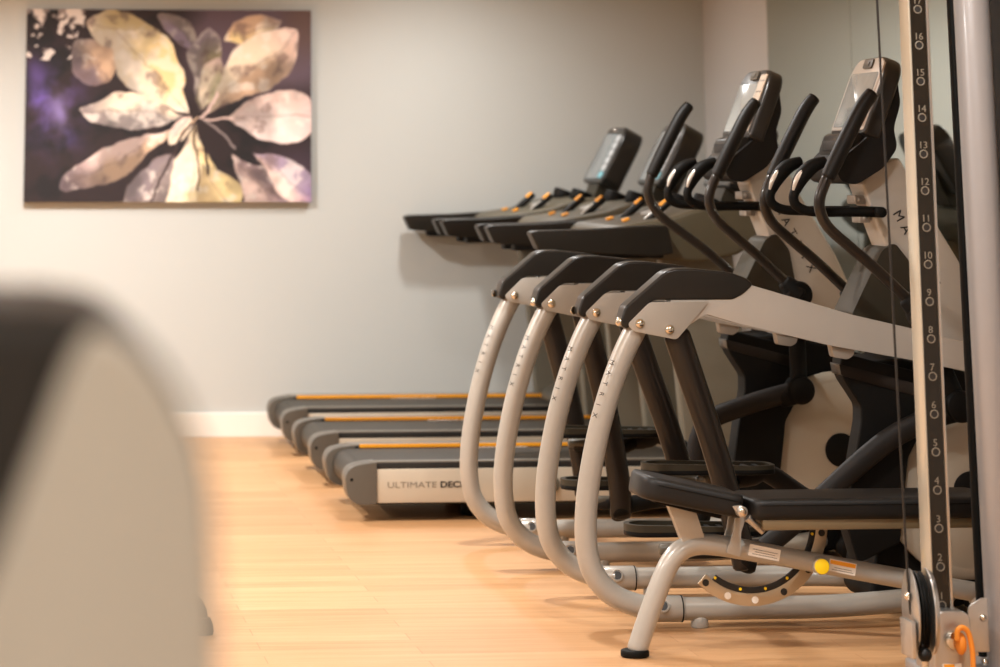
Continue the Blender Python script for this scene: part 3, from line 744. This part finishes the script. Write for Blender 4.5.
    plg = obj('adjustment_plunger', cyl((tcx.x, Y + .05, tcx.z), (tcx.x, Y - .05, tcx.z), .0255, 28, .004), M_tube, R)
    obj('round_sticker', cyl((tcx.x, Y - .045, tcx.z), (tcx.x, Y - .056, tcx.z), .0225, 32, .002), M_yel, R)['label'] = 'yellow round sticker on the plunger'
    def sticker(u0, v0, u1, v1, h, name, band=False):
        a = at(u0, v0, Y - .0305); b = at(u1, v1, Y - .0305); U = (b - a).normalized(); V = Vector((-U.z, 0, U.x)) * 1.0
        c = (a + b) / 2
        s_ = obj(name, slab(c, U, V, (b - a).length, h, .0012, .002, .0003, 1), M_white, R)
        N = U.cross(V)
        if band: obj('warning_band', slab(c + V * h * .27 + N * .0006, U, V, (b - a).length * .94, h * .34, .0008, .001, .0002, 1), M_orange, s_)
        for k in range(3 if not band else 2):
            obj('print_line', slab(c + N * .0006 - V * (h * (.28 - .2 * k) if not band else h * (.32 - .18 * k)) + U * .002, U, V, (b - a).length * (.8 - .15 * (k % 2)), h * .05, .0007, .0003, .0001, 1), M_inkg, s_)
    sticker(749, 549.5, 780, 555.8, .034, 'rating_sticker')
    sticker(829, 564.6, 856, 570, .036, 'warning_sticker', True)
    return R
make_bench()

# ------------------------------------------------------------------ cable machine at the right
def make_trainer():
    Y = 8.15
    R = thing('cable_machine', 'cable pulley machine with a numbered drilled column, grey round post and orange-handled carriage', 'cable machine', (2.65, Y, 0))
    # drilled column: X from the front face
    xc = 2.653; w = .060
    col = obj('drilled_column', box(xc - w / 2, xc + w / 2, Y, Y + .085, .10, 2.32, .004), M_coledge, R)
    # drilled dark face with real recesses
    hz = [.238 + .1036 * k for k in range(20)]
    bm = bmesh.new(); x0, x1 = xc - .0245, xc + .0215; z = .12; seg = 16
    yv = Y - .004
    def quad(a, b, c_, d): bm.faces.new([bm.verts.new(p) for p in (a, b, c_, d)])
    for h in hz:
        zb, zt = h - .0518, h + .0518
        if h == hz[0]: zb = .12
        ring = [(xc - .0015 + .0095 * cos(2 * pi * k / seg + pi / seg), h + .0095 * sin(2 * pi * k / seg + pi / seg)) for k in range(seg)]
        outer = []
        for (a, b) in ring:
            dx, dz = a - (xc - .0015), b - h
            k = min((x1 - xc + .0015 if dx > 0 else xc - .0015 - x0) / max(abs(dx), 1e-6), .02 / max(abs(dz), 1e-6))
            outer.append((xc - .0015 + dx * k, h + dz * k))
        R1 = [bm.verts.new((a, yv, b)) for a, b in ring]; R0 = [bm.verts.new((a, yv, b)) for a, b in outer]; R2 = [bm.verts.new((a, yv + .03, b)) for a, b in ring]
        for k in range(seg):
            j = (k + 1) % seg
            bm.faces.new((R0[k], R0[j], R1[j], R1[k])); bm.faces.new((R1[k], R1[j], R2[j], R2[k]))
        bm.faces.new(R2)
        quad((x0, yv, h + .02), (x1, yv, h + .02), (x1, yv, zt), (x0, yv, zt)); quad((x0, yv, zb), (x1, yv, zb), (x1, yv, h - .02), (x0, yv, h - .02))
        for sx, xe in ((1, x1), (-1, x0)):
            kx = xe
            # corner fillers
            cands = [p for p in outer if abs(p[0] - xe) < 1e-5]
            if cands:
                zt_, zb_ = max(p[1] for p in cands), min(p[1] for p in cands)
                tops = [p for p in outer if abs(p[1] - h - .02) < 1e-5]; bots = [p for p in outer if abs(p[1] - h + .02) < 1e-5]
                tx = max(p[0] for p in tops) if sx > 0 else min(p[0] for p in tops); bx = max(p[0] for p in bots) if sx > 0 else min(p[0] for p in bots)
                bm.faces.new([bm.verts.new(p) for p in ((xe, yv, zt_), (xe, yv, h + .02), (tx, yv, h + .02))])
                bm.faces.new([bm.verts.new(p) for p in ((xe, yv, zb_), (xe, yv, h - .02), (bx, yv, h - .02))])
    bmesh.ops.remove_doubles(bm, verts=bm.verts, dist=1e-5)
    fp = obj('numbered_face', bm, M_colface, col, flat=True)
    M_num = mat('engraved_numbers', (120, 112, 98), .4)
    for k, h in enumerate(hz[:20]):
        text('column_number', str(k + 1), .028, (xc - .002, yv - .0005, h + .0245), (1, 0, 0), (0, 0, 1), M_num, col, bold=False)
        obj('pin_hole_disc', cyl((xc - .0015, yv + .004, h), (xc - .0015, yv - .0006, h), .0094, 20), M_ink, col)  # flush dark disc over the recess, colouring in the shade of the hole
        obj('hole_rim', lathe((xc - .0015, yv + .001, h), (0, -1, 0), [(0, .0095), (0, .0125), (.0022, .0125), (.0028, .011), (.0022, .0095), (0, .0095)], 20, False), M_num, col)
    obj('column_edge', box(xc + .023, xc + .031, Y - .006, Y + .002, .12, 2.32, .002), M_steel, col)
    obj('column_edge', box(xc - .031, xc - .026, Y - .006, Y + .002, .12, 2.32, .002), M_coledge, col)
    # second, dark guide beside the post
    obj('guide_rod', cyl((2.808, Y + .12, .08), (2.794, Y + .12, 2.32), .015, 20), M_black, R)
    # post
    obj('round_post', cyl((2.832, Y + .0, .0), (2.812, Y + .0, 2.32), .052, 40, .004), M_post, R)
    # weight housing to the right, dark
    obj('weight_housing', box(2.93, 3.35, Y - .12, Y + .25, .10, 2.30, .02, 3), M_black, R)
    obj('base_frame', join(box(2.60, 3.38, Y - .05, Y + .20, .0, .07, .012, 3), box(3.30, 3.38, Y - .5, Y + .5, 0, .06, .012)), M_post, R)
    obj('top_beam', box(2.55, 3.38, Y - .05, Y + .2, 2.30, 2.38, .012), M_post, R)
    for v in (605, 640):
        q = at(996, v, Y - .05); obj('post_bolt', bolt((2.833, Y - .050, q.z), (0, -1, 0), .014, .012), M_chrome, R)
    # gusset between the column and the post
    q = rnd(xz([(968, 606), (983, 597), (992, 600), (992, 652), (968, 652)], Y - .01), .012)
    g = obj('gusset_plate', prism(q, Y - .012, Y - .004, .002), M_steel, R)
    for (u, v) in ((983, 618), (985, 662)):
        p = at(u, v, Y - .012); obj('gusset_bolt', bolt((p.x, Y - .012, p.z), (0, -1, 0), .010, .008), M_chrome, g)
    # carriage
    q = xz([(934, 690), (934, 616), (940, 611), (964, 611), (970, 617), (972, 690)], Y - .06)
    car = obj('pulley_carriage', prism(rnd(q, .01), Y - .065, Y + .10, .006, 3), M_steel, R)
    p = at(953, 640, Y - .07)
    obj('pin_boss', cyl((p.x, Y - .066, p.z), (p.x, Y - .085, p.z), .024, 28, .005), M_chrome, car)
    p2 = at(961.5, 644, Y - .1)
    obj('pull_pin_knob', sph((p2.x, Y - .095, p2.z), .020, .8, 1, 1.5), M_oran, car)
    loop = ats([(957, 640), (957.5, 631), (962, 627.5), (968, 632), (971.5, 645), (973, 660), (973, 680)], Y - .11)
    obj('pull_pin_loop', tube(loop, .0075, 5, 16), M_oran, car)
    lb = at(952, 667, Y - .066)
    ls = obj('number_label', slab((lb.x, Y - .067, lb.z), (1, 0, 0), (0, 0, 1), .055, .018, .001, .001, .0002, 1), M_white, car)
    obj('label_band', slab((lb.x - .008, Y - .068, lb.z), (1, 0, 0), (0, 0, 1), .03, .015, .001, .001, .0002, 1), M_orange, ls)
    # pulley plates and wheel
    n = Vector((cos(radians(6)), -sin(radians(6)), 0))
    def disc(u, off, prof, name, m, par):
        c_ = at(u, 612, Y - .12); return obj(name, lathe(c_ + n * off, n, prof, 56), m, par)
    pw = disc(919, -.011, [(0, .062), (0, .106), (.004, .108), (.010, .098), (.014, .098), (.019, .108), (.022, .106), (.022, .06)], 'pulley_wheel', M_black, car)
    disc(911, -.003, [(0, .0), (0, .112), (.002, .115), (.006, .113), (.006, 0)], 'pulley_cheek', M_steel, car)
    disc(929, -.006, [(0, .0), (0, .113), (.003, .116), (.014, .108), (.014, 0)], 'pulley_cheek', M_steel, car)
    for v in (596, 633):
        c_ = at(908.5, v, Y - .14); obj('cheek_bolt', bolt(c_, -n, .012, .012), M_chrome, car)
    q0 = at(903, 618, Y - .15); q1 = at(909, 655, Y - .15)
    obj('pulley_guard', box(q0.x, q1.x, Y - .22, Y - .12, q1.z, q0.z, .003), M_steel, car)
    rb = at(925, 655, Y - .2)
    obj('rubber_stop', sph((rb.x, Y - .2, rb.z), .019, 1, 1, 1), M_grip, R)
    obj('stop_ring', lathe((rb.x, Y - .2, rb.z - .03), (0, 0, 1), [(0, .004), (0, .01), (.015, .01), (.02, .004)], 16), M_chrome, R)
    # cable from the top down into the pulley
    a = at(877, 0, Y - .13); b = at(907, 566, Y - .13)
    d = (a - b); top = a + d * .28; top.z = min(top.z, 2.30)
    obj('steel_cable', tube([top, a, b, at(914, 600, Y - .13), Vector((rb.x - .004, Y - .2, rb.z + .02))], .0036, 4, 8, dome=False), M_cable, R)
    obj('top_pulley', join(cyl((top.x, Y - .14, top.z + .04), (top.x, Y - .12, top.z + .04), .05, 30, .006), box(top.x - .02, 2.62, Y - .12, Y - .02, 2.31, 2.36, .004)), M_black, R)
    return R
make_trainer()

# ------------------------------------------------------------------ blurred machine close to the camera
def make_tower():
    Y = 1.6
    R = thing('machine_shroud', 'out-of-focus beige and dark rounded machine shroud filling the lower left foreground', 'exercise machine', (at(100, 400, Y).x, Y + .15, 0))
    up = xz([(-150, 308), (-60, 305), (0, 304), (50, 305), (98, 312), (133, 330), (162, 360), (186, 400), (205, 444), (216, 494), (221, 570), (223, 667)], Y)
    xr = up[-1][0]; xl = up[0][0]
    body = up + [(xr + .004, .7), (xr + .006, .02), (xl, .02)]
    obj('dark_housing', prism(body, Y, Y + .30, .022, 4), M_dkpad, R, angle=60)
    pn = xz([(108, 332), (132, 344), (156, 370), (180, 407), (199, 448), (211, 496), (216, 572), (219, 667)], Y - .006)
    pl = xz([(-45, 667), (0, 548), (25, 480), (44, 430), (60, 385), (76, 350), (90, 331)], Y - .006)
    q = pn + [(pn[-1][0] + .004, .7), (pn[-1][0] + .005, .03), (pl[0][0] - .06, .03), (pl[0][0] - .05, .7)] + pl
    obj('side_shell', prism(rnd(q, .008), Y - .012, Y + .05, .008, 3), M_shell, R, angle=60)
    obj('base_skirt', box(xl, xr + .006, Y, Y + .3, 0, .05, .008), M_dkpad, R)
make_tower()

# dark foot of a stand peeping out beyond the shroud
def make_foot():
    p = at(203.5, 626, 9.4)
    R = thing('floor_stand', 'small dark rounded stand foot on the wood floor beside the blurred shroud', 'stand', (p.x, 9.4, 0))
    obj('rubber_foot', lathe((p.x, 9.4, 0), (0, 0, 1), [(0, .026), (0, .03), (.01, .033), (.03, .030), (.05, .022), (.06, 0)], 28), M_black, R)
    obj('stand_post', tube([(p.x, 9.4, .03), (p.x - .004, 9.4, .06), (p.x - .015, 9.4, .09), (p.x - .05, 9.4, .12), (p.x - .12, 9.4, .17)], .016, 4, 16), M_black, R)
    obj('stand_plate', box(p.x - .26, p.x - .10, 9.3, 9.5, .17, .22, .01), M_black, R)
    obj('rubber_foot', lathe((p.x - .22, 9.4, 0), (0, 0, 1), [(0, .028), (0, .034), (.01, .037), (.03, .034), (.17, .02), (.175, 0)], 28), M_black, R)
make_foot()

# ------------------------------------------------------------------ lights
def lamp_thing(x, y, e, label, col=(1.0, 0.985, 0.965), size=.22):
    R = thing('ceiling_light', label, 'ceiling light', (x, y, CH - .02), 'recessed ceiling downlights')
    obj('trim_ring', lathe((x, y, CH - .014), (0, 0, 1), [(0, .11), (0, .14), (.012, .145), (.0135, .145), (.0135, .11)], 36), M_base, R)
    obj('diffuser', lathe((x, y, CH - .010), (0, 0, 1), [(0, 0), (0, .11), (.008, .11), (.008, 0)], 36), M_lamp, R)
    ld = bpy.data.lights.new('downlight', 'AREA'); ld.shape = 'DISK'; ld.size = size; ld.energy = e; ld.color = col; ld.spread = radians(160)
    lo = bpy.data.objects.new('downlight', ld); COL.objects.link(lo); lo.location = (0, 0, -.03); lo.parent = R
LIGHTS = [(-2.4, 14.3, 62), (0.2, 14.3, 105), (2.3, 14.95, 31), (-2.4, 10.8, 75), (-0.4, 10.8, 100), (1.8, 10.9, 48),
          (-2.4, 7.2, 75), (-0.2, 7.0, 90), (2.2, 7.2, 48), (-1.8, 3.6, 75), (1.4, 3.6, 75), (-1.0, 0.4, 75), (1.8, 0.4, 70)]
for i, (x, y, e) in enumerate(LIGHTS):
    lamp_thing(x, y, e, 'round recessed ceiling downlight of the gym')
w = bpy.data.worlds.new('w'); scn.world = w; w.use_nodes = True
w.node_tree.nodes['Background'].inputs[0].default_value = (0.9, 0.85, 0.8, 1); w.node_tree.nodes['Background'].inputs[1].default_value = 0.3

# ------------------------------------------------------------------ camera
cd = bpy.data.cameras.new('camera'); cam = bpy.data.objects.new('camera', cd); COL.objects.link(cam)
cam.location = (0, 0, H); cam.rotation_euler = (pi / 2 + TH, 0, -YAW)
cd.sensor_width = 36; cd.lens = F * 36 / 1000
cd.shift_x = (500 - PX) / 1000; cd.shift_y = -(333.5 - PY) / 1000
cd.clip_start = 0.05
cd.dof.use_dof = True; cd.dof.focus_distance = 9.2; cd.dof.aperture_fstop = 3.2
scn.camera = cam
scn.view_settings.view_transform = 'Standard'; scn.view_settings.look = 'None'
scn.view_settings.gamma = 1; scn.view_settings.use_curve_mapping = False
scn.view_settings.exposure = 0.05
